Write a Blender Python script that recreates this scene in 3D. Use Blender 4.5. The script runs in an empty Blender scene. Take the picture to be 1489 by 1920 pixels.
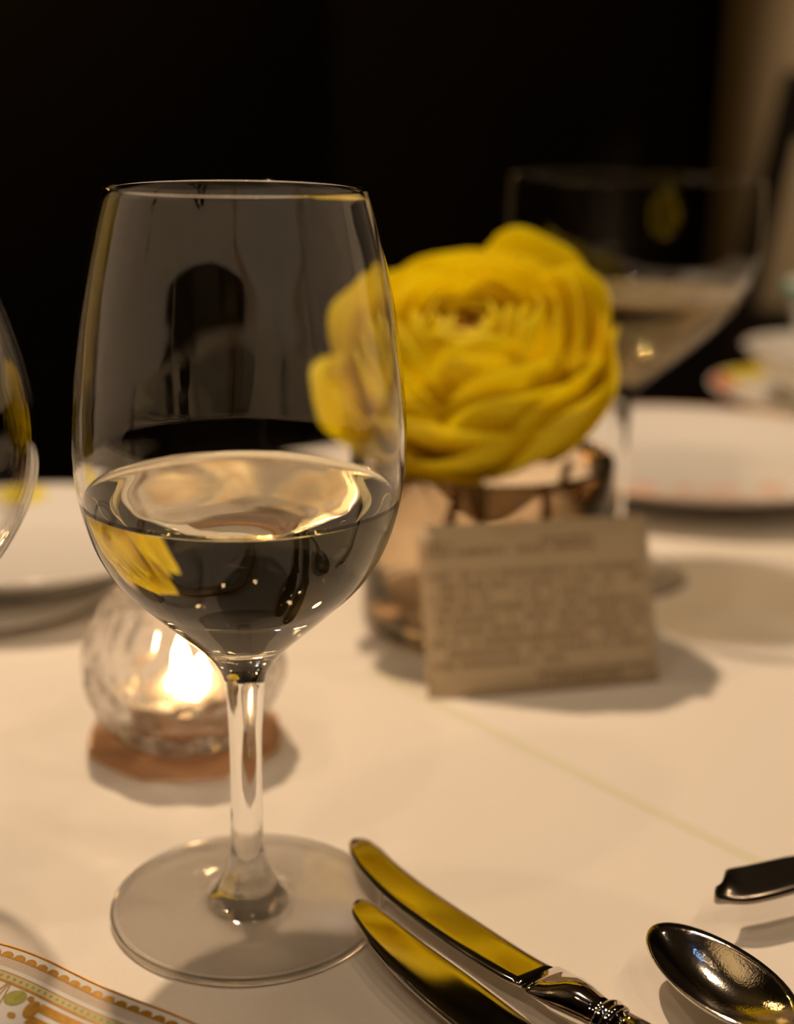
import bpy, bmesh, math, random
from mathutils import Vector, Matrix, noise
PI = math.pi
S = bpy.context.scene
COL = S.collection

# ------------------------------------------------------------------ camera
cd = bpy.data.cameras.new('camera'); cam = bpy.data.objects.new('camera', cd); COL.objects.link(cam)
R_ = Vector((0.99987393, 0.00446063, 0.01523929)); U_ = Vector((-0.01587871, 0.28088374, 0.95961044)); W_ = R_.cross(U_)
cam.matrix_world = Matrix(((R_.x, U_.x, W_.x, 0), (R_.y, U_.y, W_.y, 0), (R_.z, U_.z, W_.z, 0.2223), (0, 0, 0, 1)))
cd.sensor_width = 36; cd.sensor_fit = 'AUTO'; cd.lens = 2659.1 * 36 / 1920
cd.clip_start = 0.01; cd.clip_end = 50
cd.dof.use_dof = True; cd.dof.focus_distance = 0.357; cd.dof.aperture_fstop = 5.6
S.camera = cam

# ------------------------------------------------------------------ world, light, exposure
S.view_settings.view_transform = 'Standard'; S.view_settings.look = 'None'
S.view_settings.gamma = 1; S.view_settings.exposure = 0.0; S.view_settings.use_curve_mapping = False
w = bpy.data.worlds.new('world'); S.world = w; w.use_nodes = True
w.node_tree.nodes['Background'].inputs[0].default_value = (0, 0, 0, 1)
cy = S.cycles
cy.use_denoising = True; cy.caustics_refractive = True; cy.caustics_reflective = True
cy.blur_glossy = 0.3; cy.sample_clamp_indirect = 14.0
cy.max_bounces = 18; cy.transmission_bounces = 18; cy.glossy_bounces = 6; cy.diffuse_bounces = 9; cy.transparent_max_bounces = 12

def lamp(name, loc, power, color, radius=0.03, target=None, angle=None, blend=0.4, kind='SPOT', caustic=False):
    l = bpy.data.lights.new(name, kind); l.energy = power; l.color = color
    if kind == 'AREA': l.shape = 'DISK'; l.size = radius * 2
    else: l.shadow_soft_size = radius
    o = bpy.data.objects.new(name, l); COL.objects.link(o); o.location = loc
    if target is not None:
        o.rotation_euler = (Vector(target) - Vector(loc)).to_track_quat('-Z', 'Y').to_euler()
    if kind == 'SPOT': l.spot_size = math.radians(angle); l.spot_blend = blend
    if caustic: l.cycles.is_caustics_light = True
    return o
WARM = (1.0, 0.70, 0.44)
PEND = (-0.22, 0.86, 1.10)
lamp('pendant_bulb', PEND, 40, WARM, 0.018, (-.02, .5, 0), 100, 0.6, caustic=True)
SPOTS = ((-.75, -.25, 'small recessed ceiling lamp behind the guest on the left'), (1.05, .45, 'small recessed ceiling lamp above the right end of the table'),
         (.45, -.60, 'small recessed ceiling lamp behind the guest on the right'), (-.15, -.75, 'small recessed ceiling lamp straight behind the guest'),
         (-.80, .62, 'small recessed ceiling lamp above the left end of the table'), (.75, -.05, 'small recessed ceiling lamp beside the guest on the right'))
for x, y, _l in SPOTS:
    lamp('ceiling_spot', (x, y, 1.62), 8.6, (1, .71, .45), 0.035, (0.02, .45, 0), 70, 0.6)
lamp('rear_wall_fill', (0.3, -1.3, 1.6), .4, (1, .74, .5), 0.25, (0, -2.2, .2), kind='AREA')  # added fill that brightens the wall behind the camera
lamp('blue_display_glow', (-0.5, 0.5, 1.62), 0.8, (.25, .5, 1), 0.035, (0, .35, 0), 60, 0.3)
lamp('wall_wash_left', (-1.18, 2.70, .98), 9, (1, .62, .2), 0.05, kind='POINT')
lamp('column_wash', (0.95, 0.90, 1.62), 300, (1, .78, .50), 0.05, (.90, 2.3, .32), 25, 0.7)

# ------------------------------------------------------------------ materials
def nt(m):
    m.use_nodes = True; t = m.node_tree
    for n in list(t.nodes): t.nodes.remove(n)
    o = t.nodes.new('ShaderNodeOutputMaterial'); return t, o
def pbr(name, color, rough=.5, metal=0, var=0.06, scale=60, bump=0, bscale=200, **kw):
    m = bpy.data.materials.new(name); t, o = nt(m)
    b = t.nodes.new('ShaderNodeBsdfPrincipled'); t.links.new(b.outputs[0], o.inputs[0])
    b.inputs['Roughness'].default_value = rough; b.inputs['Metallic'].default_value = metal
    for k, v in kw.items(): b.inputs[k.replace('_', ' ')].default_value = v
    tc = t.nodes.new('ShaderNodeTexCoord')
    nz = t.nodes.new('ShaderNodeTexNoise'); nz.inputs['Scale'].default_value = scale; t.links.new(tc.outputs['Object'], nz.inputs['Vector'])
    cr = t.nodes.new('ShaderNodeValToRGB'); c = color
    cr.color_ramp.elements[0].position = .3; cr.color_ramp.elements[1].position = .7
    cr.color_ramp.elements[0].color = (c[0]*(1-var), c[1]*(1-var), c[2]*(1-var), 1)
    cr.color_ramp.elements[1].color = (min(1, c[0]*(1+var)), min(1, c[1]*(1+var)), min(1, c[2]*(1+var)), 1)
    t.links.new(nz.outputs[0], cr.inputs[0]); t.links.new(cr.outputs[0], b.inputs['Base Color'])
    if bump:
        n2 = t.nodes.new('ShaderNodeTexNoise'); n2.inputs['Scale'].default_value = bscale; t.links.new(tc.outputs['Object'], n2.inputs['Vector'])
        bp = t.nodes.new('ShaderNodeBump'); bp.inputs['Strength'].default_value = bump; bp.inputs['Distance'].default_value = .001
        t.links.new(n2.outputs[0], bp.inputs['Height']); t.links.new(bp.outputs[0], b.inputs['Normal'])
    return m
def glass(name, ior=1.5, color=(1, 1, 1), rough=0):
    m = bpy.data.materials.new(name); t, o = nt(m)
    g = t.nodes.new('ShaderNodeBsdfGlass'); g.inputs['IOR'].default_value = ior; g.inputs['Color'].default_value = (*color, 1)
    g.inputs['Roughness'].default_value = rough; t.links.new(g.outputs[0], o.inputs[0]); return m
def thin_glass(name, fac, tint):
    m = bpy.data.materials.new(name); t, o = nt(m)
    g = t.nodes.new('ShaderNodeBsdfGlass'); g.inputs['IOR'].default_value = 1.5; g.inputs['Roughness'].default_value = 0
    p = t.nodes.new('ShaderNodeBsdfTransparent'); p.inputs[0].default_value = (*tint, 1)
    x = t.nodes.new('ShaderNodeMixShader'); x.inputs[0].default_value = fac
    t.links.new(p.outputs[0], x.inputs[1]); t.links.new(g.outputs[0], x.inputs[2]); t.links.new(x.outputs[0], o.inputs[0]); return m
def thin_shell(name):
    m = bpy.data.materials.new(name); t, o = nt(m)
    ge = t.nodes.new('ShaderNodeNewGeometry'); dt = t.nodes.new('ShaderNodeVectorMath'); dt.operation = 'DOT_PRODUCT'
    t.links.new(ge.outputs['Normal'], dt.inputs[0]); t.links.new(ge.outputs['Incoming'], dt.inputs[1])
    def mth(op, a, b):
        n = t.nodes.new('ShaderNodeMath'); n.operation = op
        for i, v in enumerate((a, b)):
            if v is None: continue
            if isinstance(v, (int, float)): n.inputs[i].default_value = v
            else: t.links.new(v, n.inputs[i])
        return n.outputs[0]
    f5 = mth('POWER', mth('SUBTRACT', 1.0, mth('ABSOLUTE', dt.outputs['Value'], None)), 5.0)
    fr_ = mth('ADD', mth('MULTIPLY', f5, .96), .04)   # Schlick's reflectance of glass, alike from both sides of the thin wall
    g = t.nodes.new('ShaderNodeBsdfGlossy'); g.inputs['Roughness'].default_value = 0
    p = t.nodes.new('ShaderNodeBsdfTransparent'); x = t.nodes.new('ShaderNodeMixShader')
    t.links.new(fr_, x.inputs[0]); t.links.new(p.outputs[0], x.inputs[1]); t.links.new(g.outputs[0], x.inputs[2]); t.links.new(x.outputs[0], o.inputs[0]); return m
def emis(name, color, st):
    m = bpy.data.materials.new(name); t, o = nt(m)
    e = t.nodes.new('ShaderNodeEmission'); e.inputs[0].default_value = (*color, 1); e.inputs[1].default_value = st
    t.links.new(e.outputs[0], o.inputs[0]); return m
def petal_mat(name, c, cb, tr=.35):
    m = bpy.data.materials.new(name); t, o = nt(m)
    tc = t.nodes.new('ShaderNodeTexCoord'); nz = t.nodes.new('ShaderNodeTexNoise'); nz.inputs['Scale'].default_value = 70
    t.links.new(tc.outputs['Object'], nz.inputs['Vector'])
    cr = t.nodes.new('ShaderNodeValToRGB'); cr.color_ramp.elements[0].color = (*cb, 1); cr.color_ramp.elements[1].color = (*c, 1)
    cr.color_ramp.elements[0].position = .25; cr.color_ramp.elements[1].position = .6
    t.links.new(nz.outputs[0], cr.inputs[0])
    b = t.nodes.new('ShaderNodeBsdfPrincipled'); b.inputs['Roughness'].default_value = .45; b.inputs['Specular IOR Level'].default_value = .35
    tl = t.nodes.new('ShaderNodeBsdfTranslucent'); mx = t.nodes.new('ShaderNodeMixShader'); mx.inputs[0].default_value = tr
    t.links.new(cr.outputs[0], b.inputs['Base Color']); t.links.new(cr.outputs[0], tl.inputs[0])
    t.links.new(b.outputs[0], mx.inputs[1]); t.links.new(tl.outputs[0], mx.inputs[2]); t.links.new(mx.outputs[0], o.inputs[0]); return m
def tinted(m0, name, fac, tint):
    m = m0.copy(); m.name = name; t = m.node_tree; o = [n for n in t.nodes if n.type == 'OUTPUT_MATERIAL'][0]; g = o.inputs[0].links[0].from_socket
    p = t.nodes.new('ShaderNodeBsdfTransparent'); p.inputs[0].default_value = (*tint, 1); x = t.nodes.new('ShaderNodeMixShader'); x.inputs[0].default_value = fac
    t.links.new(p.outputs[0], x.inputs[1]); t.links.new(g, x.inputs[2]); t.links.new(x.outputs[0], o.inputs[0]); return m
M = dict(
    vase_glass=glass('beige_tinted_glass', 1.5, (.95, .89, .80)),
    thin=thin_shell('thin_blown_crystal'),
    amber_top=glass('amber_wine_surface', 1.34, (1, .95, .80)), amber_side=glass('amber_wine_against_glass', 1.34/1.5, (.97, .87, .66)),
    foot_glass=thin_glass('foot_crystal', .74, (.93, .905, .86)),
    glass=glass('clear_crystal', 1.5), wine_top=glass('white_wine_surface', 1.34, (1, .985, .93)),
    wine_side=glass('white_wine_against_glass', 1.34/1.5, (.985, .965, .86)),
    water_side=glass('water_against_glass', 1.33/1.5), water_top=glass('water_surface', 1.33),
    cloth=pbr('tablecloth_linen', (.80, .765, .715), .85, var=.015, scale=900, bump=.12, bscale=2500),
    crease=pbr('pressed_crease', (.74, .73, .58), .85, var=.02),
    porcelain=pbr('white_porcelain', (.80, .79, .77), .12, var=.01, Coat_Weight=.3),
    gold=pbr('gilding', (.78, .38, .07), .35, .7, var=.1, scale=300),
    ochre=pbr('ochre_print', (.48, .25, .03), .3, .25, var=.15, scale=700),
    sage=pbr('sage_green_print', (.36, .36, .07), .3, var=.15, scale=500),
    steel=pbr('polished_silver', (.72, .68, .63), .05, 1.0, var=.03, scale=40),
    steel2=pbr('worn_silver', (.66, .62, .56), .10, 1.0, var=.06, scale=900, bump=.06, bscale=1800),
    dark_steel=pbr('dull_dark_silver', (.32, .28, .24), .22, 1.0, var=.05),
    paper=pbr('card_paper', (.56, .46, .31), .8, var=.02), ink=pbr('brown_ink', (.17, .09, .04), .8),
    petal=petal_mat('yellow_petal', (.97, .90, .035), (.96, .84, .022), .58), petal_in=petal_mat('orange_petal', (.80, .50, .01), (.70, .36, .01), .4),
    stem=pbr('green_stem', (.20, .22, .06), .5), twig=pbr('brown_twig', (.20, .085, .025), .7, var=.3, scale=300),
    orange=pbr('orange_bud', (.85, .30, .02), .5), blue=pbr('dark_blue_berry', (.02, .03, .09), .35),
    coaster=pbr('amber_acrylic', (.80, .46, .26), .12, var=.1, scale=80, Transmission_Weight=.6, IOR=1.45),
    wax=pbr('candle_wax', (.85, .78, .62), .4, Subsurface_Weight=.0), alu=pbr('candle_cup', (.8, .78, .75), .25, 1.0),
    flame=emis('flame', (1, .62, .28), 160),
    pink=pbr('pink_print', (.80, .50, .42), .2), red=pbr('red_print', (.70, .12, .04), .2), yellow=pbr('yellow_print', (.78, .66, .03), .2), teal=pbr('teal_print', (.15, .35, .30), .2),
    wall_dark=pbr('dark_wall', (.012, .006, .004), .9, var=.2, scale=3), wall_beige=pbr('beige_plaster', (.22, .18, .13), .9, var=.04, scale=4, bump=.2),
    wall_brown=pbr('brown_panelling', (.16, .11, .06), .8, var=.1, scale=4),
    column=pbr('brown_column_plaster', (.30, .22, .14), .85, var=.08, scale=5),
    ceiling=pbr('ceiling_paint', (.12, .10, .075), .9), carpet=pbr('dark_carpet', (.035, .02, .012), .95, var=.3, scale=90, bump=.5),
    leather=pbr('dark_leather', (.015, .009, .006), .6, var=.2, scale=50, bump=.3), wood=pbr('dark_wood', (.035, .018, .008), .5, var=.3, scale=20),
    copper=pbr('lamp_trim', (.5, .45, .38), .4, 1.0),
)

M['votive_glass'] = tinted(M['glass'], 'votive_crystal', .72, (.98, .95, .91)); M['amber_acrylic'] = tinted(glass('amber_base', 1.45, (.97, .86, .76), .12), 'amber_acrylic_slab', .62, (.95, .84, .74))
M['coupe_glass'] = tinted(M['glass'], 'coupe_crystal', .30, (.99, .99, .98))
M['amber_side'] = tinted(M['amber_side'], 'amber_wine_body', .30, (.96, .86, .62)); M['amber_top'] = tinted(M['amber_top'], 'amber_wine_top', .45, (1, .97, .90))
# ------------------------------------------------------------------ helpers
def obj(name, verts, faces, mats, parent=None, smooth=True, fm=None):
    me = bpy.data.meshes.new(name); me.from_pydata([tuple(v) for v in verts], [], faces)
    for m in (mats if isinstance(mats, (list, tuple)) else [mats]): me.materials.append(m)
    if smooth: me.polygons.foreach_set('use_smooth', [True] * len(me.polygons))
    if fm: me.polygons.foreach_set('material_index', fm)
    me.update(); o = bpy.data.objects.new(name, me); COL.objects.link(o)
    if parent: o.parent = parent
    return o
def thing(name, label, cat, loc=(0, 0, 0), rz=0, group=None):
    o = bpy.data.objects.new(name, None); o.empty_display_size = .02; COL.objects.link(o)
    o.location = loc; o.rotation_euler = (0, 0, rz); return tag(o, label, cat, group)
def tag(o, label, cat, group=None):
    o['label'] = label; o['category'] = cat
    if group: o['group'] = group
    return o
def lathe(prof, n=96, close0=False, close1=False, flip=False, c=(0, 0, 0)):
    """prof: list of (r,z); outward normals when the profile runs upward"""
    V = []; F = []
    for r, z in prof:
        for i in range(n):
            a = 2*PI*i/n; V.append((c[0]+r*math.cos(a), c[1]+r*math.sin(a), c[2]+z))
    for k in range(len(prof)-1):
        for i in range(n):
            j = (i+1) % n; F.append((k*n+i, k*n+j, (k+1)*n+j, (k+1)*n+i))
    if close0: V.append((c[0], c[1], c[2]+prof[0][1])); q = len(V)-1; F += [(q, (i+1) % n, i) for i in range(n)]
    if close1:
        V.append((c[0], c[1], c[2]+prof[-1][1])); q = len(V)-1; b = (len(prof)-1)*n
        F += [(q, b+i, b+(i+1) % n) for i in range(n)]
    if flip: F = [tuple(reversed(f)) for f in F]
    return V, F
def crv(pts, per=6):
    """Catmull-Rom through (r,z) points"""
    out = []; n = len(pts)
    for i in range(n-1):
        p0 = pts[max(0, i-1)]; p1 = pts[i]; p2 = pts[i+1]; p3 = pts[min(n-1, i+2)]
        for k in range(per):
            t = k/per
            out.append(tuple(.5*((2*p1[d])+(-p0[d]+p2[d])*t+(2*p0[d]-5*p1[d]+4*p2[d]-p3[d])*t*t+(-p0[d]+3*p1[d]-3*p2[d]+p3[d])*t**3) for d in range(len(p1))))
    out.append(tuple(pts[-1])); return out
def box(x0, x1, y0, y1, z0, z1):
    V = [(x, y, z) for z in (z0, z1) for y in (y0, y1) for x in (x0, x1)]
    return V, [(0, 2, 3, 1), (4, 5, 7, 6), (0, 1, 5, 4), (1, 3, 7, 5), (3, 2, 6, 7), (2, 0, 4, 6)]
def bbox(o, wd=.003, seg=2):
    m = o.modifiers.new('bevel', 'BEVEL'); m.width = wd; m.segments = seg; m.limit_method = 'ANGLE'; return o
def tube(path, rad, n=12, cap=True):
    """swept tube; path of Vectors, rad number or list"""
    path = [Vector(p) for p in path]; V = []; F = []; up = Vector((0, 0, 1))
    for i, p in enumerate(path):
        t = (path[min(i+1, len(path)-1)]-path[max(i-1, 0)]).normalized()
        a = t.cross(up if abs(t.z) < .95 else Vector((1, 0, 0))).normalized(); b = a.cross(t)
        r = rad[i] if isinstance(rad, (list, tuple)) else rad
        for k in range(n):
            q = 2*PI*k/n; V.append(p+(a*math.cos(q)+b*math.sin(q))*r)
    for i in range(len(path)-1):
        for k in range(n):
            j = (k+1) % n; F.append((i*n+k, i*n+j, (i+1)*n+j, (i+1)*n+k))
    if cap: F.append(tuple(reversed(range(n)))); b = (len(path)-1)*n; F.append(tuple(range(b, b+n)))
    return V, F
def join(parts):
    V = []; F = []
    for v, f in parts:
        k = len(V); V += list(v); F += [tuple(i+k for i in q) for q in f]
    return V, F
def struct(o): o['kind'] = 'structure'; return o

# ------------------------------------------------------------------ room
FL = -0.72; CE = 1.70
struct(obj('floor', *box(-2.4, 2.4, -2.4, 3.8, FL-.1, FL), M['carpet'], smooth=False))
struct(obj('ceiling', *box(-2.4, 2.4, -2.4, 3.8, CE, CE+.1), M['ceiling'], smooth=False))
struct(obj('wall_back', *box(-2.5, 2.5, 3.8, 3.9, FL, CE), M['wall_brown'], smooth=False))
struct(obj('wall_front', *box(-2.5, 2.5, -2.5, -2.4, FL, CE), M['wall_beige'], smooth=False))
struct(obj('wall_left', *box(-2.5, -2.4, -2.4, 3.8, FL, CE), M['wall_dark'], smooth=False))
struct(obj('wall_right', *box(2.4, 2.5, -2.4, 3.8, FL, CE), M['wall_brown'], smooth=False))
for nm, b in (('baseboard_back', (-2.4, 2.4, 3.78, 3.8, FL, FL+.1)), ('baseboard_front', (-2.4, 2.4, -2.4, -2.38, FL, FL+.1)),
              ('baseboard_right', (2.38, 2.4, -2.38, 3.78, FL, FL+.1)), ('baseboard_left', (-2.4, -2.38, -2.38, 3.78, FL, FL+.1))):
    struct(bbox(obj(nm, *box(*b), M['wood'], smooth=False)))
# added near-black folding screen hides the back wall and keeps the background dark
V, F = lathe([(.36, FL), (.36, CE)], 64)
struct(obj('column', V, F, M['column'])).location = (.93, 2.6, 0)
sc = thing('dark_backdrop', 'added near-black screen standing in for the darkness of the room', 'screen')
xs = [-1.65, -.90, -.15, .60]
for i in range(3):
    a, b = xs[i], xs[i+1]; ya, yb = (3.15, 2.98) if i % 2 == 0 else (2.98, 3.15)
    V = [(a, ya, FL+.02), (b-.006, yb, FL+.02), (b-.006, yb, 1.6), (a, ya, 1.6)]
    V += [(x, y+.025, z) for x, y, z in V]
    obj('panel', V, [(0, 1, 2, 3), (7, 6, 5, 4), (0, 4, 5, 1), (1, 5, 6, 2), (2, 6, 7, 3), (3, 7, 4, 0)], M['wall_dark'], sc, False)
    for zz in (-.4, 1.3):
        if i < 2: obj('hinge', *tube([(b, yb-.006, zz-.04), (b, yb-.006, zz+.04)], .006, 8), M['copper'], sc)
bq = thing('dark_bench_mass', 'added dark bench shape filling the black area behind the table', 'bench', (0.95, 2.12, FL))  # added only as a low dark mass behind the table
bbox(obj('seat', *box(-.75, .75, -.28, -.05, .12, .45), M['leather'], bq), .03, 4)
bbox(obj('backrest', *box(-.75, .75, -.08, .06, .05, .645), M['leather'], bq), .03, 4)
bbox(obj('plinth', *box(-.72, .72, -.26, .04, 0, .12), M['wood'], bq, False), .005)
# chair beyond the table
ch = thing('dining_chair', 'dark wooden chair with one leaning back post at right edge', 'chair', (.635, 1.76, FL), math.radians(-4))
def post(x):
    P = [Vector((x, .02, .0)), Vector((x-.0, 0, .45)), Vector((x+.02, -.01, .7)), Vector((x+.07, .02, .98))]
    V = []; F = []
    for k, p in enumerate(P):
        for dx, dy in ((-.015, -.02), (.015, -.02), (.015, .02), (-.015, .02)): V.append(p+Vector((dx, dy, 0)))
    for k in range(3):
        for i in range(4): j = (i+1) % 4; F.append((k*4+i, k*4+j, k*4+4+j, k*4+4+i))
    F += [(3, 2, 1, 0), (12, 13, 14, 15)]; return V, F
for x in (-.23, .19): bbox(obj('back_post', *post(x), M['wood'], ch, False), .005)
bbox(obj('top_rail', *box(-.16, .26, .0, .03, .90, .97), M['wood'], ch, False), .008)
bbox(obj('seat', *box(-.23, .21, -.36, .0, .42, .47), M['leather'], ch, False), .02, 3)
for x in (-.21, .19): bbox(obj('leg', *box(x-.018, x+.018, -.35, -.31, 0, .42), M['wood'], ch, False), .004)
for x, y, rr, lab in [(x, y, .075, l) for x, y, l in SPOTS]+[(-.5, .5, .07, 'small bluish recessed ceiling lamp above the table'), (.3, -1.3, .30, 'added wide round fill lamp lighting the rear wall')]:
    t = thing('ceiling_lamp', lab, 'lamp', (x, y, CE), group='ceiling lamps')
    obj('trim_ring', *lathe([(rr, -.004), (rr*1.04, -.010), (rr*1.1, -.004), (rr*1.1, -.001)], 48), M['copper'], t)
pn = thing('pendant_lamp', 'small dark pendant lamp hanging low above the middle of the table', 'lamp', PEND)
obj('shade', *lathe([(.055, .0), (.056, .002), (.048, .035), (.030, .070), (.012, .085), (.011, .088), (.010, .084), (.028, .068), (.046, .034), (.0535, .0)], 48), M['wood'], pn)
obj('cord', *tube([(0, 0, .085), (0, 0, CE-PEND[2])], .003, 8), M['leather'], pn)
obj('socket', *lathe([(.010, .045), (.012, .050), (.012, .080)], 24, True, True), M['copper'], pn)

# ------------------------------------------------------------------ table with cloth
TA = math.atan2(.215, .383); E1 = Vector((math.cos(TA), math.sin(TA), 0)); E2 = Vector((-math.sin(TA), math.cos(TA), 0))
d_far = E2.dot(Vector((-.2285, .7848, 0)))
TL = (-.62, 1.35); TW = (d_far-.745, d_far)   # extents along E1, E2
tb = thing('dining_table', 'square restaurant table hidden under the white cloth', 'table', (0, 0, FL), TA)
bbox(obj('tabletop', *box(TL[0]+.004, TL[1]-.004, TW[0]+.004, TW[1]-.004, .69, .7175), M['wood'], tb, False))
for a in TL:
    for b in TW:
        x = a+(.06 if a < 0 else -.06); y = b+(.06 if b < .2 else -.06)
        bbox(obj('leg', *box(x-.03, x+.03, y-.03, y+.03, 0, .69), M['wood'], tb, False))
cl = thing('tablecloth', 'cream white linen cloth covering the table with a pressed crease', 'tablecloth', (0, 0, 0), TA)
# top grid
def zc(x, y): return 0.0
nx, ny = 60, 36; V = []; F = []
for j in range(ny+1):
    for i in range(nx+1): V.append((TL[0]+(TL[1]-TL[0])*i/nx, TW[0]+(TW[1]-TW[0])*j/ny, 0))
for j in range(ny):
    for i in range(nx): k = j*(nx+1)+i; F.append((k, k+1, k+nx+2, k+nx+1))
# skirt
per = []
for i in range(nx): per.append((TL[0]+(TL[1]-TL[0])*i/nx, TW[0], 0, -1))
for j in range(ny): per.append((TL[1], TW[0]+(TW[1]-TW[0])*j/ny, 1, 0))
for i in range(nx): per.append((TL[1]-(TL[1]-TL[0])*i/nx, TW[1], 0, 1))
for j in range(ny): per.append((TL[0], TW[1]-(TW[1]-TW[0])*j/ny, -1, 0))
top = obj('cloth_top', V, F, M['cloth'], cl)
V = []; F = []; n = len(per)
for k, (dz, off) in enumerate(((0, 0), (-.002, .0016), (-.006, .0035), (-.03, .006), (-.12, .012), (-.24, .02))):
    for i, (x, y, a, b) in enumerate(per):
        wv = .5+.5*math.sin(i*.9+math.sin(i*.23)*2); o_ = off*(1+wv*1.2*(k > 3))
        V.append((x+a*o_, y+b*o_, dz))
for k in range(5):
    for i in range(n): j = (i+1) % n; F.append((k*n+i, (k+1)*n+i, (k+1)*n+j, k*n+j))
obj('cloth_skirt', V, F, M['cloth'], cl)
# pressed crease running along E2
c0 = Vector((.0281, .4853, 0)); c1 = Vector((.1129, .3845, 0)); cdv = (c1-c0).normalized(); cn = Vector((-cdv.y, cdv.x, 0))
def cloc(p): return Vector((p.dot(E1), p.dot(E2), p.z))
V = []; F = []; A = c0-cdv*.06; 
for k in range(61):
    p = A+cdv*(k/60*.50); 
    for s, z in ((-.0022, .0001), (-.001, .0004), (0, .0007), (.001, .0004), (.0022, .0001)): V.append(cloc(p+cn*s+Vector((0, 0, z))))
for k in range(60):
    for i in range(4): F.append((k*5+i, k*5+i+1, (k+1)*5+i+1, (k+1)*5+i))
F = [tuple(reversed(f)) for f in F]
obj('pressed_crease', V, F, M['crease'], cl)['label'] = 'thin greenish pressed crease running diagonally across the cloth'
for o in cl.children: o.cycles.is_caustics_receiver = True

# ------------------------------------------------------------------ stemware
def stemware(name, label, cat, loc, outer, rim_t, wall, inner_bottom, liquid, foot_r, stem_split, foot_split, wine_label=None, n=128, per=8, lname='white_wine', thin=False, wm=('wine_side', 'wine_top'), gm='glass'):
    """outer: (r,z) from foot-top outward edge of stem flare up to the rim"""
    t = thing(name, label, cat, loc)
    full = crv(outer, per)
    foot_o = [p for p in full if p[1] <= foot_split+1e-7]; stem_o = [p for p in full if foot_split-1e-7 <= p[1] <= stem_split+1e-7]; bowl_o = [p for p in full if p[1] >= stem_split-1e-7]
    if foot_o[-1] != stem_o[0]: stem_o = [foot_o[-1]]+stem_o
    if stem_o[-1] != bowl_o[0]: bowl_o = [stem_o[-1]]+bowl_o
    # foot: underside, edge, upper side
    r0 = foot_o[0][0]
    under = [(0.0006, .0011), (foot_r*.3, .0010), (foot_r*.6, .0007), (foot_r*.85, .0003), (foot_r*.955, .0001), (foot_r*.985, .0003), (foot_r, .0010), (foot_r*.995, .0018)]
    uppr = crv([(foot_r*.995, .0018), (foot_r*.97, .0024), (foot_r*.80, .0028), (foot_r*.55, .0034), (foot_r*.36, .0048), (r0, foot_o[0][1])], 5)
    fp = under+uppr[1:]+foot_o[1:]; V, F = lathe(fp, n, close0=True)
    fm = [1 if min(fp[k//n][0], fp[min(k//n+1, len(fp)-1)][0]) > foot_r*.94 or fp[min(k//n, len(fp)-1)][1] > .0060 else 0 for k in range(len(F))]
    fm[-n:] = [0]*n
    fo = obj('foot', V, F, [M['foot_glass'], M['glass']], t, True, fm)
    st = obj('stem', *lathe(stem_o, n), M['glass'], t)
    # bowl outer, rim, inner
    def tz(z):
        q = max(0, min(1, (z-inner_bottom)/(outer[-1][1]-inner_bottom))); return rim_t+(wall-rim_t)*(1-q)**2
    inner = []
    zt = outer[-1][1]
    def ro(z):
        for a, b in zip(bowl_o[:-1], bowl_o[1:]):
            if a[1] <= z <= b[1]: return a[0]+(b[0]-a[0])*(z-a[1])/(b[1]-a[1]+1e-12)
        return bowl_o[-1][0]
    zs = [inner_bottom+(zt-inner_bottom)*((i/70)**1.5) for i in range(71)]
    base = ro(inner_bottom+.004)-tz(inner_bottom)
    for z in zs:
        q = (z-inner_bottom)
        r = ro(z)-tz(z)
        if q < .006: r = min(r, (ro(inner_bottom+.006)-tz(inner_bottom+.006))*math.sqrt(max(0, 1-(1-q/.006)**2)))
        inner.append((max(r, .0002), z))
    rimr = outer[-1][0]
    rim = [(rimr-rim_t*.15, zt+rim_t*.42), (rimr-rim_t*.5, zt+rim_t*.6), (rimr-rim_t*.85, zt+rim_t*.42)]
    if liquid is None:
        V, F = lathe(bowl_o+rim+inner[::-1], n, close1=True)
    else:
        up = [p for p in inner if p[1] > liquid]; lo = [p for p in inner if p[1] <= liquid]
        a = lo[-1]; b = up[0]; f = (liquid-a[1])/(b[1]-a[1]); rl = a[0]+(b[0]-a[0])*f
        V, F = lathe(bowl_o+rim+up[::-1]+[(rl, liquid)], n)
        lo.append((rl, liquid))
    zl = liquid+.004 if liquid else stem_split+.012
    fmb = [1 if thin and (V[f[0]][2] > zl and V[f[2]][2] > zl) else 0 for f in F]
    bw = obj('bowl', V, F, [M[gm], M['thin']], t, True, fmb)
    for o in (st, bw): o.cycles.is_caustics_caster = True
    if liquid is not None:
        men = [(rl, liquid), (rl-.0003, liquid-.0007), (rl-.0008, liquid-.0012), (rl-.0018, liquid-.0016), (rl-.004, liquid-.0018)]
        prof = lo+men[1:]+[(rl*.6, liquid-.0018), (.002, liquid-.0018)]
        V, F = lathe(prof, n, close0=True, close1=True)
        ns = (len(lo)-1)*n; fm = [0]*ns+[1]*((len(prof)-1)*n-ns)+[0]*n+[1]*n
        wn = obj(lname, V, F, [M[wm[0]], M[wm[1]]], None, True, fm); wn.location = loc
        wn.cycles.is_caustics_caster = True
        tag(wn, wine_label, 'wine')
    return t
MAIN = [(.00849, .0079), (.0066, .0120), (.00512, .0176), (.00456, .0223), (.00441, .0339), (.00456, .053), (.0051, .0655), (.00575, .0708), (.0074, .0745), (.0098, .0778), (.0133, .0815), (.0176, .0855), (.0250, .0924), (.0322, .0998), (.0378, .1090), (.0412, .1200), (.04275, .1310), (.0429, .1390), (.04245, .1465), (.0411, .1590), (.0386, .1757), (.0350, .1912), (.0325, .2000)]
stemware('wine_glass', 'clear wine glass in the foreground half filled with pale wine, sharply in focus', 'wine glass', (-.0406, .3561, 0), MAIN, .0009, .0016, .0815, .1235, .0387, .0708, .0120,
         'pale white wine half filling the sharp foreground glass')
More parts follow.
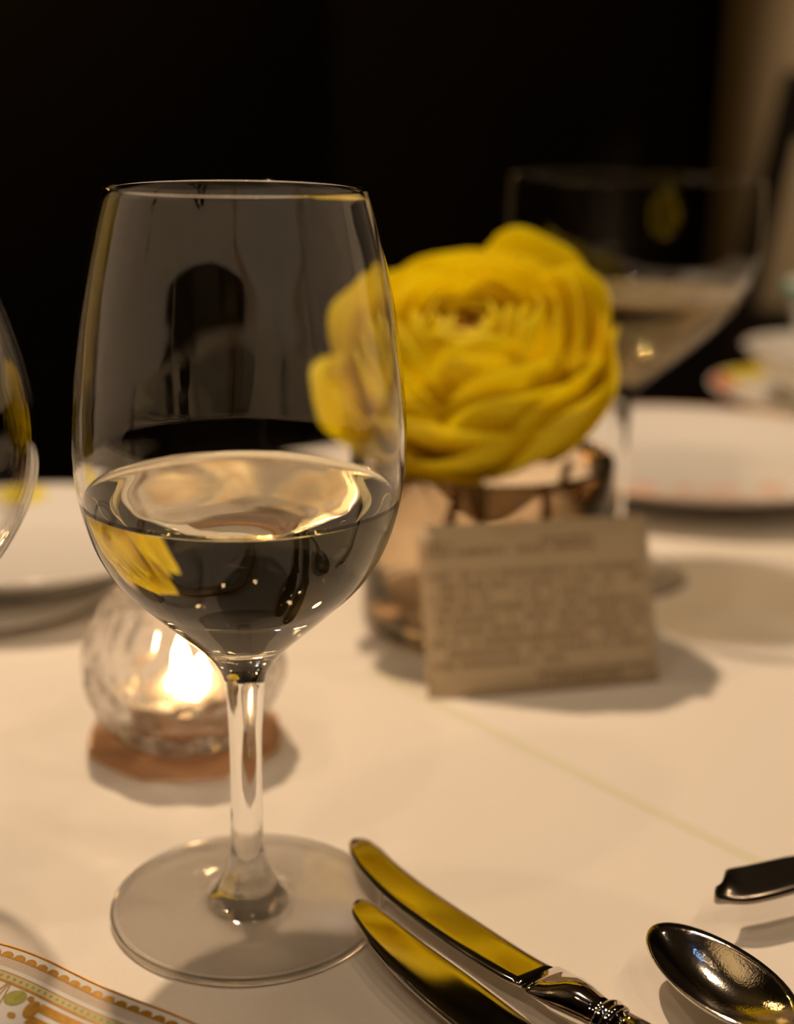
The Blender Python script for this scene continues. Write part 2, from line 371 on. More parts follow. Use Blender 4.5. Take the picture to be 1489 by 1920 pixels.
COUPE = [(.0080, .0075), (.0055, .013), (.0042, .022), (.0038, .045), (.0040, .075), (.0048, .086), (.0075, .0925), (.0130, .0985), (.0265, .1100), (.0400, .1225), (.0500, .1350), (.0555, .1480), (.0575, .163), (.0570, .1890)]
stemware('wine_glass', 'blurred wide-bowled glass with white wine behind the yellow flower', 'wine glass', (.1050, .6545, 0), COUPE, .0010, .0018, .0955, .1385, .036, .086, .013,
         'white wine in the blurred wide-bowled glass behind the flower', n=72, per=5, thin=True, wm=('amber_side', 'amber_top'), gm='coupe_glass')
GOB = [(.0080, .0075), (.0060, .013), (.0050, .022), (.0048, .045), (.0050, .060), (.0062, .068), (.0110, .074), (.0260, .083), (.0440, .096), (.0560, .114), (.0595, .131), (.0570, .152), (.0500, .175), (.0430, .197), (.0405, .212)]
stemware('wine_glass', 'empty large round-bowled glass cut off by the left edge of the photo', 'wine glass', (-.1550, .3600, 0), GOB, .0009, .0015, .0765, None, .0345, .068, .013, n=96, per=6, thin=True)

# ------------------------------------------------------------------ flower vase, card, flower
vs = thing('flower_vase', 'short clear glass vase holding the yellow flower, behind the printed card', 'vase', (.0390, .5920, 0))
vr = .054
prof = [(.0005, .0005), (vr*.93, .0003), (vr*.99, .002), (vr, .006), (vr, .040), (vr, .0745), (vr-.0008, .0757), (vr-.0020, .0757), (vr-.0028, .0745), (vr-.003, .040), (vr-.0032, .012), (vr-.006, .009), (.0005, .0085)]
vb = obj('body', *lathe(prof, 72, close0=True, close1=True), M['vase_glass'], vs)
def stick(pts, r, name, m, par, lab=None):
    o = obj(name, *tube(crv(pts, 5), r, 8), m, par)
    if lab: o['label'] = lab
    return o
fl = thing('ranunculus', 'big yellow ruffled flower head standing in the short glass vase', 'flower', (.0390, .5920, .0095))
HC = Vector((-.0105, -.020, .1190))
AX = Vector((-.12, -.52, .85)).normalized(); X1 = AX.cross(Vector((0, 0, 1))).normalized(); X2 = X1.cross(AX)
rnd = random.Random(7)
def petal(C, az, R0, am, W, curl=0., ruf=.03, a0=18, nu=14, nv=14, seed=0, mat='petal', tilt=0):
    V = []; F = []; rr = random.Random(seed); ph = rr.uniform(0, 6); am += rr.uniform(-4, 4)
    for j in range(nv+1):
        v = j/nv
        hw = min(1, .35+1.6*v)
        for i in range(nu+1):
            u = i/nu*2-1
            # rounded tip: side columns stop earlier than the middle one
            top = 1-.42*abs(u)**3.2-.02*math.sin(5*u+ph)
            vv = v*top
            al = math.radians(a0+(am-a0)*vv)
            phi = az+W*u*min(1, .30+1.5*vv)*(1 if am < 100 else 1)/max(math.sin(min(al, PI/2)), .5)
            rad = R0*(1+curl*vv**3+.05*(u*u)*vv)*(1+ruf*math.sin(2.6*u+ph)*vv*vv+ruf*.6*math.sin(5*u+ph*2)*vv**3)
            d = X1*math.cos(phi)+X2*math.sin(phi)
            V.append(C+(d*math.sin(al)-AX*math.cos(al))*rad)
    for j in range(nv):
        for i in range(nu): k = j*(nu+1)+i; F.append((k, k+1, k+nu+2, k+nu+1))
    o = obj('petal', V, F, M[mat], fl); m = o.modifiers.new('thickness', 'SOLIDIFY'); m.thickness = .0004
    return o
layers = [(.006, 168, 3, 1.3, 0), (.009, 160, 3, 1.3, 0), (.0125, 152, 4, 1.1, 0), (.0165, 144, 4, 1.1, .01), (.021, 136, 4, 1.05, .02), (.026, 128, 5, .92, .02),
          (.0315, 119, 5, .90, .02), (.037, 110, 5, .88, .03), (.0430, 101, 5, .85, .04), (.049, 92, 6, .75, .05)]
sd = 0
for L, (R0, am, cnt, W, curl) in enumerate(layers):
    for k in range(cnt):
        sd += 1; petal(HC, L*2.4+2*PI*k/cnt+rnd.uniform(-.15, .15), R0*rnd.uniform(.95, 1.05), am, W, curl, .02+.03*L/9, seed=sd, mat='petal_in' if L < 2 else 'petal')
# the large outer petals, each placed by its direction around the head (0 = right, 90 = top)
for deg, R0, am, W, curl in ((68, .057, 100, .62, .06), (112, .054, 96, .72, .02), (150, .056, 92, .60, .02), (188, .058, 76, .48, .20), (208, .054, 88, .55, .06), (240, .054, 74, .60, .04),
                             (252, .053, 48, .42, .20), (290, .054, 84, .75, .0), (328, .057, 86, .62, .04), (0, .058, 94, .55, .06), (32, .054, 98, .60, .02)):
    sd += 1; a = math.radians(deg); petal(HC, PI-a if X1.x < 0 else a, R0, am, W, curl, .045, seed=sd)
stick([(0.0, 0, .001), (-.004, .002, .04), (-.004, .006, .075), HC+Vector((0, .006, -.012))], .0028, 'stem', M['stem'], fl)
for (p, lab) in (([(-.022, -.030, .001), (-.018, -.026, .035), (-.008, -.014, .062), (-.002, 0, .07)], None), ([(.034, -.024, .002), (.026, -.020, .030), (.030, -.012, .050), (.034, -.004, .064)], None),
                 ([(.010, -.032, .001), (.000, -.028, .030), (-.014, -.030, .056)], None)):
    tw = thing('twig', {0: 'brown twig at left inside the short glass vase', 1: 'brown twig at right inside the short glass vase', 2: 'short brown twig in the middle of the glass vase'}[[o.name.split('.')[0] for o in S.objects].count('twig')], 'twig', (.0390, .5920, .0095), group='twigs in the glass vase')
    sk = obj('stalk', *tube(crv(p, 5), .0022, 8), M['twig'], tw)
    e = Vector(p[-1])
    V, F = lathe([(.0004, -.003), (.0022, -.001), (.0024, .001), (.0004, .003)], 12, True, True)
    obj('bud', [Vector(v)+Vector(p[-2])+Vector((.003, -.002, .002)) for v in V], F, M['orange'], sk)

cb = Vector((.0131, .5022, .0006)); cr_ = Vector((.1054, .5240, .0006)); ux = (cr_-cb).normalized(); CW = (cr_-cb).length
bk = Vector((-ux.y, ux.x, 0)); uy = (Vector((0, 0, 1))*.935+bk*.355).normalized(); un = ux.cross(uy)
card = thing('printed_card', 'small cream card with rows of brown print leaning on the vase', 'card', cb)
CH = .0665; V = []; F = []
for side in (0, 1):
    for j in range(9):
        for i in range(13): V.append(ux*(CW*i/12)+uy*(CH*j/8)+un*((.0002 if side else -.0002)+.0012*math.sin(PI*i/12)))
def g(s, j, i): return s*117+j*13+i
for j in range(8):
    for i in range(12):
        F.append((g(1, j, i), g(1, j, i+1), g(1, j+1, i+1), g(1, j+1, i))); F.append((g(0, j, i), g(0, j+1, i), g(0, j+1, i+1), g(0, j, i+1)))
for i in range(12): F.append((g(0, 0, i), g(0, 0, i+1), g(1, 0, i+1), g(1, 0, i))); F.append((g(1, 8, i), g(1, 8, i+1), g(0, 8, i+1), g(0, 8, i)))
for j in range(8): F.append((g(1, j, 0), g(1, j+1, 0), g(0, j+1, 0), g(0, j, 0))); F.append((g(0, j, 12), g(0, j+1, 12), g(1, j+1, 12), g(1, j, 12)))
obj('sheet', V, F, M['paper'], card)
def cpt(a, b): return ux*(a*CW)+uy*(b*CH)+un*(.00026+.0012*math.sin(PI*a))
rt = random.Random(3)
def textline(y, segs, size, dens=.85):
    V = []; F = []
    def q(a0, b0, a1, b1):
        k = len(V); V.extend([cpt(a0, b0), cpt(a1, b0), cpt(a1, b1), cpt(a0, b1)]); F.append((k, k+1, k+2, k+3))
    for (x0, x1) in segs:
        x = x0
        while x < x1:
            if rt.random() < dens:
                w_ = size*.8; hh = size*CW/CH
                for k in range(3):
                    yy = y+hh*(k/2-.5)*.8; q(x+rt.uniform(0, .2)*w_, yy-.003, x+w_*rt.uniform(.6, 1), yy+.003)
                for k in range(2): xx = x+w_*rt.uniform(.1, .9); q(xx-.0022, y-hh*.45, xx+.0022, y+hh*.45)
            x += size
    o = obj('text_line', V, F, M['ink'], card, False); o['kind'] = 'stuff'
textline(.885, [(.03, .14), (.52, .76)], .020); textline(.835, [(.03, .36), (.42, .74)], .026)
for k, (y, segs) in enumerate(((.70, [(.03, .60), (.62, .94)]), (.635, [(.08, .96)]), (.57, [(.03, .28), (.36, .82)]), (.505, [(.06, .94)]), (.44, [(.03, .70), (.74, .96)]),
                (.375, [(.07, .95)]), (.31, [(.03, .14), (.20, .90)]), (.245, [(.07, .96)]), (.18, [(.03, .58)]))): textline(y, segs, .0235, .8)
textline(.105, [(.46, .98)], .026, .95); textline(.055, [(.48, .82)], .022, .9)

# ------------------------------------------------------------------ votive and coaster
VC = Vector((-.0745, .4650, 0))
cs = thing('coaster', 'amber eight-sided coaster lying under the round candle holder', 'coaster', VC)
V = []; F = []; N = 64
def octr(a): s = PI/4; q = (a+.3) % s-s/2; return .0355*(math.cos(s/2)/math.cos(q)*.6+.4)
ringz = [(.0, .0003), (.96, .0003), (1, .0012), (1, .0024), (.97, .0034), (.90, .0030), (.0, .0028)]
for fr, z in ringz:
    for i in range(N): a = 2*PI*i/N; V.append((max(fr, .01)*octr(a)*math.cos(a), max(fr, .01)*octr(a)*math.sin(a), z))
for k in range(len(ringz)-1):
    for i in range(N): j = (i+1) % N; F.append((k*N+i, k*N+j, (k+1)*N+j, (k+1)*N+i))
F += [tuple(reversed(range(N))), tuple(range(6*N, 7*N))]
obj('slab', V, F, M['amber_acrylic'], cs)
vo = thing('candle_holder', 'round crinkled clear glass candle holder behind the wine glass stem', 'candle holder', VC+Vector((0, 0, .0036)))
outer = crv([(.0225, .0003), (.0255, .002), (.0305, .010), (.0345, .021), (.0350, .031), (.0320, .042), (.0265, .050), (.0235, .0535)], 7)
inner = crv([(.0215, .0545), (.0205, .050), (.0240, .040), (.0258, .028), (.0240, .016), (.0190, .0095), (.0100, .0080), (.0006, .0078)], 6)
V, F = lathe([(.0006, .0012), (.018, .0008)]+outer+[(.0228, .0546)]+inner, 128, True, True)
V2 = []
for k, (x, y, z) in enumerate(V):
    p = Vector((x, y, z)); r = math.hypot(x, y)
    if k < 128*(2+len(outer)) and z > .0018:
        a = math.atan2(y, x)
        q = Vector((math.cos(a)*3.6, math.sin(a)*3.6, z*75+a*.4))
        d = (noise.noise(q)*.0024+noise.noise(q*2.3)*.0013)*min(1, (z-.001)/.006)*min(1, (.0545-z)/.004)
        if r > 1e-5: p += Vector((x/r, y/r, .3))*d
    V2.append(p)
obj('glass_body', V2, F, M['votive_glass'], vo)
tl = thing('tealight', 'small lit tealight glowing inside the crinkled glass holder', 'candle', VC+Vector((0, 0, .0036+.0085)))
obj('cup', *lathe([(.0005, 0), (.0140, 0), (.0150, .001), (.0152, .0098), (.0149, .0100), (.0147, .0096), (.0146, .0092)], 48, True), M['alu'], tl)
obj('wax', *lathe([(.0146, .0008), (.0146, .0090), (.0120, .0086), (.003, .0083), (.0005, .0083)], 48, False, True), M['wax'], tl)
wk = obj('wick', *tube([(0, 0, .0083), (.0004, 0, .0115)], .0005, 8), M['twig'], tl)
obj('flame', *lathe([(.0003, .0095), (.0028, .0115), (.0036, .0145), (.0026, .0185), (.0003, .0240)], 20, True, True), M['flame'], wk)

# ------------------------------------------------------------------ cutlery
def blade(par, outline_up, outline_lo, z, th, m, tilt=0.0):
    """closed blade from two plan curves tip -> shoulder, belly thickness th"""
    up_ = crv(outline_up, 4); lo_ = crv(outline_lo, 4); n = 40
    def res(c, n):
        L = [0]
        for a, b in zip(c[:-1], c[1:]): L.append(L[-1]+math.hypot(b[0]-a[0], b[1]-a[1]))
        out = []
        for i in range(n+1):
            t = L[-1]*(i/n)**1.5; k = max(j for j in range(len(L)) if L[j] <= t+1e-12); k = min(k, len(c)-2)
            f = (t-L[k])/max(L[k+1]-L[k], 1e-9); out.append(Vector((c[k][0]+(c[k+1][0]-c[k][0])*f, c[k][1]+(c[k+1][1]-c[k][1])*f, 0)))
        return out
    A = res(up_, n); B = res(lo_, n); V = []; F = []; nc = 14
    for i in range(n+1):
        for s in (1, -1):
            for k in range(nc+1):
                t = k/nc if s == 1 else 1-k/nc
                p = A[i].lerp(B[i], t); hgt = (1-abs(2*t-1)**10)
                V.append(p+Vector((0, 0, z+(.5*th*(.45+.55*hgt)*s if 0 < i else 0)+tilt*(t-.5))))
    w_ = 2*(nc+1)
    for i in range(n):
        for k in range(w_): j = (k+1) % w_; F.append((i*w_+k, (i+1)*w_+k, (i+1)*w_+j, i*w_+j))
    F.append(tuple(range(w_))); F.append(tuple(reversed(range(n*w_, n*w_+w_))))
    return obj('blade', V, F, m, par)
def loft(stations, n=24, flute=0, depth=.1):
    """stations: (centre, half width, half height); swept ellipse"""
    V = []; F = []; P = [Vector(s[0]) for s in stations]
    for i, (c, a, b) in enumerate(stations):
        t = (P[min(i+1, len(P)-1)]-P[max(0, i-1)]).normalized(); sx = t.cross(Vector((0, 0, 1))).normalized(); sz = sx.cross(t)
        for k in range(n):
            q = 2*PI*k/n; f = 1-depth*(.5+.5*math.cos(flute*q)) if flute else 1
            V.append(P[i]+sx*a*f*math.cos(q)+sz*b*f*math.sin(q))
    for i in range(len(P)-1):
        for k in range(n): j = (k+1) % n; F.append((i*n+k, i*n+j, (i+1)*n+j, (i+1)*n+k))
    F.append(tuple(reversed(range(n)))); F.append(tuple(range(len(V)-n, len(V))))
    return V, F
def handle(par, p0, d, z0=.0075):
    """bolster, ring and fluted grip running from p0 along d"""
    d = Vector((d[0], d[1], 0)).normalized(); p0 = Vector((p0[0], p0[1], z0))
    def at(s, dz=0): return p0+d*s+Vector((0, 0, dz))
    obj('bolster', *loft([(at(-.0065), .0072, .0010), (at(-.003), .0074, .0018), (at(0), .0072, .0030), (at(.004), .0068, .0046), (at(.009), .0058, .0050), (at(.013), .0050, .0046), (at(.0160), .0047, .0044)], 28), M['steel'], par)
    obj('ring', *loft([(at(.0155), .0048, .0045), (at(.0160), .0058, .0054), (at(.0170), .0060, .0056), (at(.0178), .0052, .0049), (at(.0184), .0058, .0054), (at(.0192), .0058, .0054), (at(.0200), .0050, .0047)], 28), M['steel'], par)
    st = [(at(.0195), .0048, .0046)]
    for k in range(1, 14): q = k/13; st.append((at(.0195+.085*q, .0003*k/13), .0054+.0035*q**1.5, .0050+.0012*q))
    st += [(at(.110), .0075, .0050), (at(.113), .004, .0025)]
    obj('fluted_grip', *loft(st, 72, 12, .14), M['steel'], par)
k1 = thing('table_knife', 'silver table knife, upper of two, its tip beside the glass foot', 'knife', group='knives right of the wine glass')
U1 = [(-.0129, .3795), (-.0125, .3822), (-.0113, .3841), (-.0080, .3841), (-.0039, .3797), (.0017, .3700), (.0101, .3578), (.0243, .3401), (.0376, .3242), (.0440, .3182)]
L1 = [(-.0129, .3795), (-.0126, .3760), (-.0111, .3703), (-.0083, .3629), (-.0004, .3485), (.0098, .3346), (.0207, .3216), (.0284, .3133), (.0330, .3098)]
blade(k1, U1, L1, .0070, .0016, M['steel'], .0011)
handle(k1, (.0425, .3100), (.64, -.77), .0068)
k2 = thing('butter_knife', 'silver spreading knife, lower of two, with rounded tip over glass foot', 'knife', group='knives right of the wine glass')
U2 = [(-.0105, .3480), (-.0102, .3500), (-.0087, .3521), (-.0057, .3510), (.0011, .3425), (.0097, .3310), (.0179, .3208), (.0257, .3106), (.0345, .2989), (.0420, .2890), (.0480, .2800)]
L2 = [(-.0105, .3480), (-.0107, .3440), (-.0095, .3390), (-.0065, .3310), (-.0015, .3205), (.0047, .3100), (.0131, .2980), (.0220, .2865), (.0300, .2780), (.0370, .2725), (.0420, .2710)]
blade(k2, U2, L2, .0060, .0016, M['steel'], .0012)
handle(k2, (.0490, .2715), (.60, -.80), .0068)

sp = thing('spoon', 'silver spoon with its dark shiny bowl at lower right', 'spoon')
sd_ = Vector((.41, -.912, 0)).normalized(); sw = Vector((.912, .41, 0)).normalized(); SC = Vector((.0818, .3068, 0))
def spoonpt(a, rr, under=0):
    L, Wd = .0262, .0127
    ca, sa = math.cos(a), math.sin(a)
    egg = 1+.10*(-ca)  # wider toward the tip
    egg = 1-.10*ca*-1 if False else 1+.07*ca
    x = ca*L*rr; y = sa*Wd*rr*egg
    z = .0145-.0080*(1-rr**2.2)+.0015*(ca*rr)-under*.0011
    return SC+sd_*x+sw*y+Vector((0, 0, z))
V = []; F = []; N = 48; NR = 12
for s in (0, 1):
    for k in range(NR+1):
        rr = max(k/NR, .001)
        for i in range(N): V.append(spoonpt(2*PI*i/N, rr*(1 if not s else 1.012), s))
for k in range(NR):
    for i in range(N):
        j = (i+1) % N; F.append((k*N+i, (k+1)*N+i, (k+1)*N+j, k*N+j)); o_ = (NR+1)*N; F.append((o_+k*N+i, o_+k*N+j, o_+(k+1)*N+j, o_+(k+1)*N+i))
for i in range(N): j = (i+1) % N; a = NR*N; b = (2*NR+1)*N; F.append((a+i, b+i, b+j, a+j))
obj('spoon_bowl', V, F, M['steel2'], sp)
p0 = SC+sd_*.0235; st = []
for q, a, b, dz in ((0, .0055, .0008, .0145), (.004, .0050, .0014, .0160), (.009, .0036, .0016, .0172), (.016, .0027, .0015, .0178), (.03, .0025, .0015, .0170), (.06, .0032, .0014, .0120), (.09, .0050, .0013, .0070), (.108, .0072, .0012, .0055), (.116, .0060, .0011, .0055), (.119, .003, .0009, .0055)):
    st.append((p0+sd_*q+Vector((0, 0, dz)), a, b))
obj('handle', *loft(crv([(*s[0], s[1], s[2]) for s in st], 3) and [((s[0], s[1], s[2]), s[3], s[4]) for s in crv([(*s[0], s[1], s[2]) for s in st], 3)], 32, 6, .12), M['steel'], sp)

fk = thing('dessert_fork', 'dark silver fork handle with notched end above the spoon', 'fork')
FU = [(.0892, .3462), (.0915, .3487), (.0938, .3545), (.0948, .3562), (.1009, .3584), (.1077, .3612), (.1160, .3643), (.1260, .3660), (.140, .3665), (.165, .3690)]
FLo = [(.0892, .3462), (.0900, .3452), (.0924, .3452), (.0980, .3450), (.1044, .3470), (.1127, .3508), (.1210, .3550), (.130, .3590), (.142, .3610), (.165, .3635)]
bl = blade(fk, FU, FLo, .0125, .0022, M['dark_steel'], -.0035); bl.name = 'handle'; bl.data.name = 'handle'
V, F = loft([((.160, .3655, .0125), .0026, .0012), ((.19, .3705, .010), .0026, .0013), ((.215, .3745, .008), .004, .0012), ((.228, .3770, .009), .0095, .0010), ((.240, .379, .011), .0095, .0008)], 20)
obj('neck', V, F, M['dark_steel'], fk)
for k in range(4):
    o_ = (k-1.5)*.0052; a = Vector((.237, .3785, .0108)); dd = Vector((.985, .17, 0)).normalized(); nn = Vector((-dd.y, dd.x, 0))
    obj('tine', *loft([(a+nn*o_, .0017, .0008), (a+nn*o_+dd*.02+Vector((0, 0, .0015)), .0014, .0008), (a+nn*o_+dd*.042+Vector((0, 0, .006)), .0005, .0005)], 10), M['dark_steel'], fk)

# ------------------------------------------------------------------ plates
def plate(name, label, cat, loc, R, H, foot, mat='porcelain', well=.62, group=None, n=96, thick=.003):
    t = thing(name, label, cat, loc, group=group)
    pr = [(.0006, .0018), (foot*.9, .0018), (foot*.92, 0), (foot, 0), (foot*1.03, .0022), (R*well*1.02, .0045), (R*.80, H*.55), (R*.97, H-thick*.9), (R*.995, H-thick*.5), (R, H-thick*.15), (R*.99, H), (R*.96, H-.0003), (R*.80, H*.55+thick), (R*well, .0045+thick*.9), (R*well*.85, .0042+thick*.6), (.0006, .0042+thick*.6)]
    obj('dish', *lathe(pr, n, True, True), M[mat], t)
    def top(r):   # height of the upper surface
        seq = [(0, .0042+thick*.6), (R*well*.85, .0042+thick*.6), (R*well, .0045+thick*.9), (R*.80, H*.55+thick), (R*.96, H-.0003), (R*.99, H)]
        for a, b in zip(seq[:-1], seq[1:]):
            if a[0] <= r <= b[0]: return a[1]+(b[1]-a[1])*(r-a[0])/(b[0]-a[0])
        return H
    return t, top
def patch(par, top, r0, r1, a0, a1, m, name, lab=None, n=16, wob=0):
    V = []; F = []
    for j in range(5):
        for i in range(n+1):
            a = math.radians(a0+(a1-a0)*i/n); r = r0+(r1-r0)*j/4; sh = 1 if not wob else math.sin(PI*i/n)**.5
            rm = (r0+r1)/2; r = rm+(r-rm)*sh
            V.append((r*math.cos(a), r*math.sin(a), top(r)+.00025))
    for j in range(4):
        for i in range(n): k = j*(n+1)+i; F.append((k+n+1, k+n+2, k+1, k))
    F = [tuple(reversed(f)) for f in F]
    o = obj(name, V, F, m, par)
    if lab: o['label'] = lab
    return o
def goldring(par, R, H, r=.0006, n=96): return obj('gilt_edge', *lathe([(R-r, H-r*.2), (R, H-r), (R+r*.6, H), (R, H+r*.8), (R-r, H+r*.6), (R-r, H-r*.2)], n), M['gold'], par)
pl, tp = plate('dinner_plate', 'white plate with faint pink print beneath the wide-bowled glass', 'plate', (.178, .832, .0008), .119, .022, .06)
goldring(pl, .119, .022, .0005)
for a0, a1, r0, r1 in ((215, 236, .040, .056), (243, 262, .034, .050), (264, 300, .036, .050), (306, 330, .045, .062), (120, 140, .05, .065)): patch(pl, tp, r0, r1, a0, a1, M['pink'], 'pink_motif', wob=1)
patch(pl, tp, .106, .114, 262, 267, M['gold'], 'painted_glint'); patch(pl, tp, .106, .114, 269, 275, M['gold'], 'painted_glint')  # gold patches painted as bright glints on the front rim
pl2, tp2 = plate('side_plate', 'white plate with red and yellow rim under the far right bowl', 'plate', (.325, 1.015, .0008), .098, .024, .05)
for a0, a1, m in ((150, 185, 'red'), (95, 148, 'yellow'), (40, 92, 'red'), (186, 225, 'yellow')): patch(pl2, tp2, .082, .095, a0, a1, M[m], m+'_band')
def bowl(name, label, loc, rim, base, H, band=None):
    t = thing(name, label, 'bowl', loc)
    pr = [(.0005, .001), (base*.9, .001), (base, 0), (base*1.02, .003)]+[(base+(rim-base)*(q/8)**.8, .004+(H-.004)*(q/8)) for q in range(1, 9)]
    ins = [(base+(rim-base)*(q/8)**.8-.003, .0055+(H-.0048)*(q/8)) for q in range(8, 0, -1)]+[(base*.7, .005), (.0005, .0048)]
    obj('body', *lathe(pr+ins, 72, True, True), M['porcelain'], t)
    if band: obj('painted_band', *lathe([(rim-.0035, H-.004), (rim-.0022, H+.0010), (rim+.0004, H+.0010), (rim+.0004, H-.0035), (rim-.0010, H-.006)][::-1], 72, flip=False), M[band], t)
    return t
bowl('soup_bowl', 'white flared bowl with yellow rim on the far right plate', (.325, 1.015, .0125), .076, .036, .041)
bowl('sauce_cup', 'small white cup standing inside the far right bowl', (.330, 1.015, .0185), .056, .022, .080, 'teal')
pl3, tp3 = plate('dinner_plate', 'white plate with yellow rim marks behind the left of wine glass', 'plate', (-.172, .632, .0075), .079, .0195, .045)
for a0, a1, m in ((60, 82, 'yellow'), (96, 118, 'yellow'), (20, 50, 'yellow'), (150, 190, 'yellow')): patch(pl3, tp3, .062, .076, a0, a1, M[m], m+'_motif', wob=1)
pl4, tp4 = plate('saucer', 'thin white saucer beneath the left dinner plate', 'saucer', (-.186, .608, .0008), .058, .0065, .03, thick=.0015)

# near plate with lobed gilt rim and printed border
NC = Vector((-.140, .170, .0008)); np_ = thing('show_plate', 'white plate with gilt lobed rim and ochre printed border, near lower left', 'plate', NC)
def er(a): 
    q = math.cos(12*(a-math.radians(44))); return .1434+.0020*q
def sz(s):   # height by distance inward from the edge
    seq = [(0, .0172), (.0015, .0170), (.012, .0150), (.022, .0128), (.034, .0095), (.046, .0062), (.055, .0048), (.08, .0046), (.2, .0046)]
    for p, q in zip(seq[:-1], seq[1:]):
        if p[0] <= s <= q[0]: return p[1]+(q[1]-p[1])*(s-p[0])/(q[0]-p[0])
    return .0046
def fade(s): return max(0, 1-s/.055)
def sp_(a, s, dz=0):
    r = .1434-s+(er(a)-.1434)*fade(s); return (r*math.cos(a), r*math.sin(a), sz(s)+dz)
V = []; F = []; N = 360; ss = [0, .0006, .0015, .004, .008, .012, .017, .022, .028, .034, .040, .046, .050, .055, .065, .085, .11, .14]
rows = [(s, 0) for s in reversed(ss)]+[(.0, -.0012), (.003, -.0024), (.012, -.0032), (.022, -.0034), (.034, -.0034), (.046, -.0028), (.060, -.0024), (.063, -.0044), (.066, -.0046), (.068, -.0026), (.14, -.0026)]
for s, dz in rows:
    for i in range(N): V.append(sp_(2*PI*i/N, s, dz if dz > -.004 else -sz(s)+.0000))
for k in range(len(rows)-1):
    for i in range(N): j = (i+1) % N; F.append((k*N+i, (k+1)*N+i, (k+1)*N+j, k*N+j))
F.append(tuple(range(N))); F.append(tuple(reversed(range(len(V)-N, len(V)))))
obj('dish', V, F, M['porcelain'], np_)
def strip(fs0, fs1, a0, a1, n, m, name, dz=.00012, lab=None):
    V = []; F = []
    for i in range(n+1):
        a = a0+(a1-a0)*i/n; V.append(sp_(a, fs0(a), dz)); V.append(sp_(a, fs1(a), dz))
    for i in range(n): F.append((2*i+1, 2*i, 2*i+2, 2*i+3))
    F = [tuple(reversed(f)) for f in F]
    o = obj(name, V, F, m, np_)
    if lab: o['label'] = lab
    return o
FULL = (0, 2*PI)
K = lambda v: (lambda a: v)
V = []; F = []
for i in range(N):
    for k in range(6):
        q = 2*PI*k/6; x, y, z = sp_(2*PI*i/N, -.0001+.00055*math.cos(q)); V.append((x, y, z+.00045*math.sin(q)+.0001))
for i in range(N):
    j = (i+1) % N
    for k in range(6): l = (k+1) % 6; F.append((i*6+k, i*6+l, j*6+l, j*6+k))
obj('gilt_edge', V, F, M['gold'], np_)
NA = 240; da = 2*PI/NA       # arches
strip(lambda a: .0016+.0016*(1-math.sqrt(max(0, 1-(2*((a/da) % 1)-1)**2))), K(.0034), 0, 2*PI, NA*8, M['ochre'], 'arched_border')
V = []; F = []
for i in range(NA*6):        # fringe of fine strokes hanging from the arches
    a = i*da/6; w_ = da*.022; k = len(V)
    V += [sp_(a-w_, .0033, .00011), sp_(a+w_, .0033, .00011), sp_(a+w_, .0060, .00011), sp_(a-w_, .0060, .00011)]; F.append((k, k+3, k+2, k+1))
fr = obj('fringe', V, F, M['ochre'], np_); fr['kind'] = 'stuff'
strip(K(.0072), K(.0075), *FULL, 720, M['ochre'], 'fine_line'); strip(K(.0094), K(.0101), *FULL, 720, M['ochre'], 'fine_line')
strip(K(.0074), K(.0095), *FULL, 720, pbr('pale_cream_print', (.62, .56, .34), .2), 'cream_band', .00008)
V = []; F = []
for i in range(420):
    a = 2*PI*i/420; k = len(V); ra = .0043; 
    for q in range(8): t_ = 2*PI*q/8; V.append(sp_(a+.0034*math.cos(t_), .0085+.0005*math.sin(t_), .00014))
    F.append(tuple(range(k, k+8)))
bd = obj('bead_row', V, F, M['sage'], np_); bd['kind'] = 'stuff'
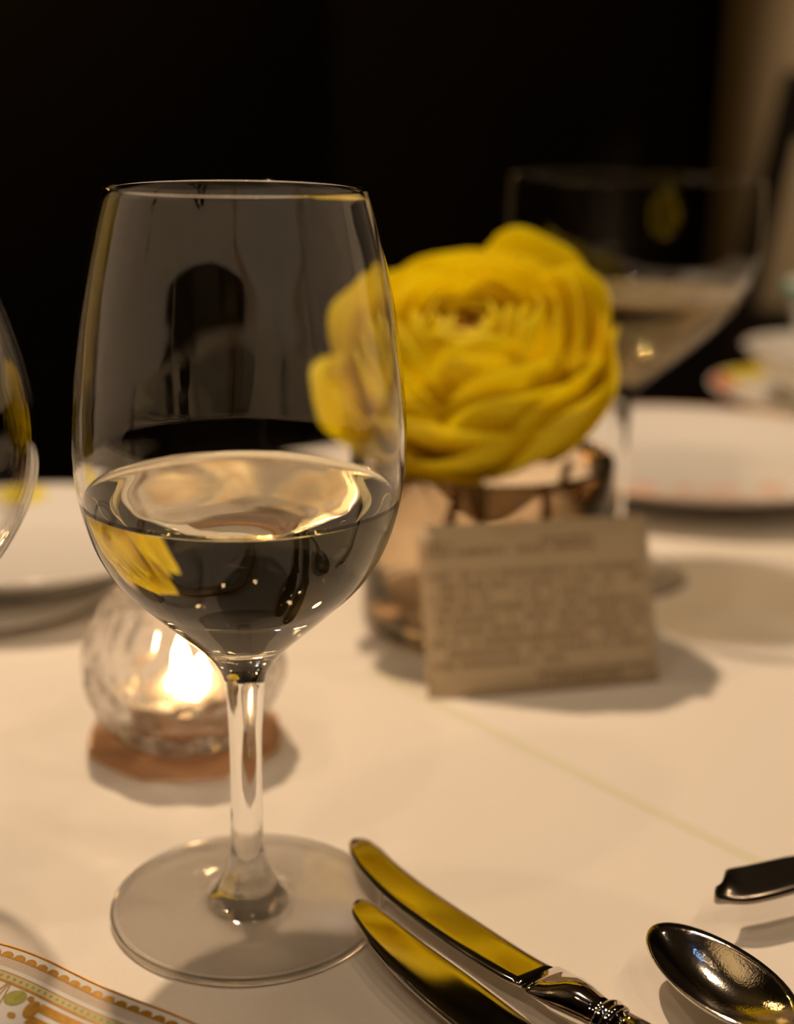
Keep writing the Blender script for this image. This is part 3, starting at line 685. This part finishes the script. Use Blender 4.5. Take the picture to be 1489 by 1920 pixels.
# panels of scroll bands and sprays of leaves, repeated twelve times to the lobes
def disc(a, s, ra, rs, m, name, n=14, rot=0, lab=None, dz=.00016):
    V = [sp_(a, s, dz)]
    for q in range(n):
        t_ = 2*PI*q/n; x = ra*math.cos(t_); y = rs*math.sin(t_); X = x*math.cos(rot)-y*math.sin(rot); Y = x*math.sin(rot)+y*math.cos(rot)
        V.append(sp_(a+X/.13, s+Y, dz))
    F = [(0, 1+(q+1) % n, 1+q) for q in range(n)]; F = [tuple(reversed(f)) for f in F] if False else F
    o = obj(name, V, F, m, np_); 
    if lab: o['label'] = lab
def line(pts, wd, m, name):
    V = []; F = []; P = crv(pts, 6)
    for i, (a, s) in enumerate(P):
        q = P[min(i+1, len(P)-1)]; p = P[max(i-1, 0)]; dx = (q[0]-p[0])*.13; dy = q[1]-p[1]; L = math.hypot(dx, dy)+1e-9; nx_, ny_ = -dy/L*wd/2, dx/L*wd/2
        V.append(sp_(a+nx_/.13, s+ny_, .00015)); V.append(sp_(a-nx_/.13, s-ny_, .00015))
    for i in range(len(P)-1): F.append((2*i, 2*i+2, 2*i+3, 2*i+1))
    obj(name, V, F, m, np_)
D = math.radians
for rep in range(6):
    b = D(68.8+60*rep)       # centre of a spray (first one is the one in view)
    for sgn in (1, -1):
        A_ = lambda d: b-sgn*D(d)
        strip(K(.0112), K(.0136), *sorted((A_(5.2), A_(24))), 40, M['ochre'], 'scroll_band'); strip(K(.0150), K(.0176), *sorted((A_(5.0), A_(24.5))), 40, M['ochre'], 'scroll_band')
        strip(K(.0196), K(.0202), *sorted((A_(3.6), A_(24.5))), 40, M['ochre'], 'fine_line')
        disc(A_(4.6), .0138, .0020, .0026, M['ochre'], 'scroll_end')
        disc(A_(1.9), .0128, .0030, .0022, M['sage'], 'leaf', rot=.5*sgn); disc(A_(3.6), .0114, .0010, .0008, M['ochre'], 'bud_motif'); disc(A_(3.0), .0172, .0013, .0008, M['ochre'], 'bud_motif')
        line([(A_(.2), .0102), (A_(.5), .013), (A_(.8), .017), (A_(1.2), .0195)], .00035, M['ochre'], 'stalk_line'); disc(A_(1.5), .0205, .0014, .0015, M['ochre'], 'berry')
    line([(b, .0102), (b+.001, .015), (b, .021)], .0003, M['ochre'], 'stalk_line')
print('objects', len(S.objects))
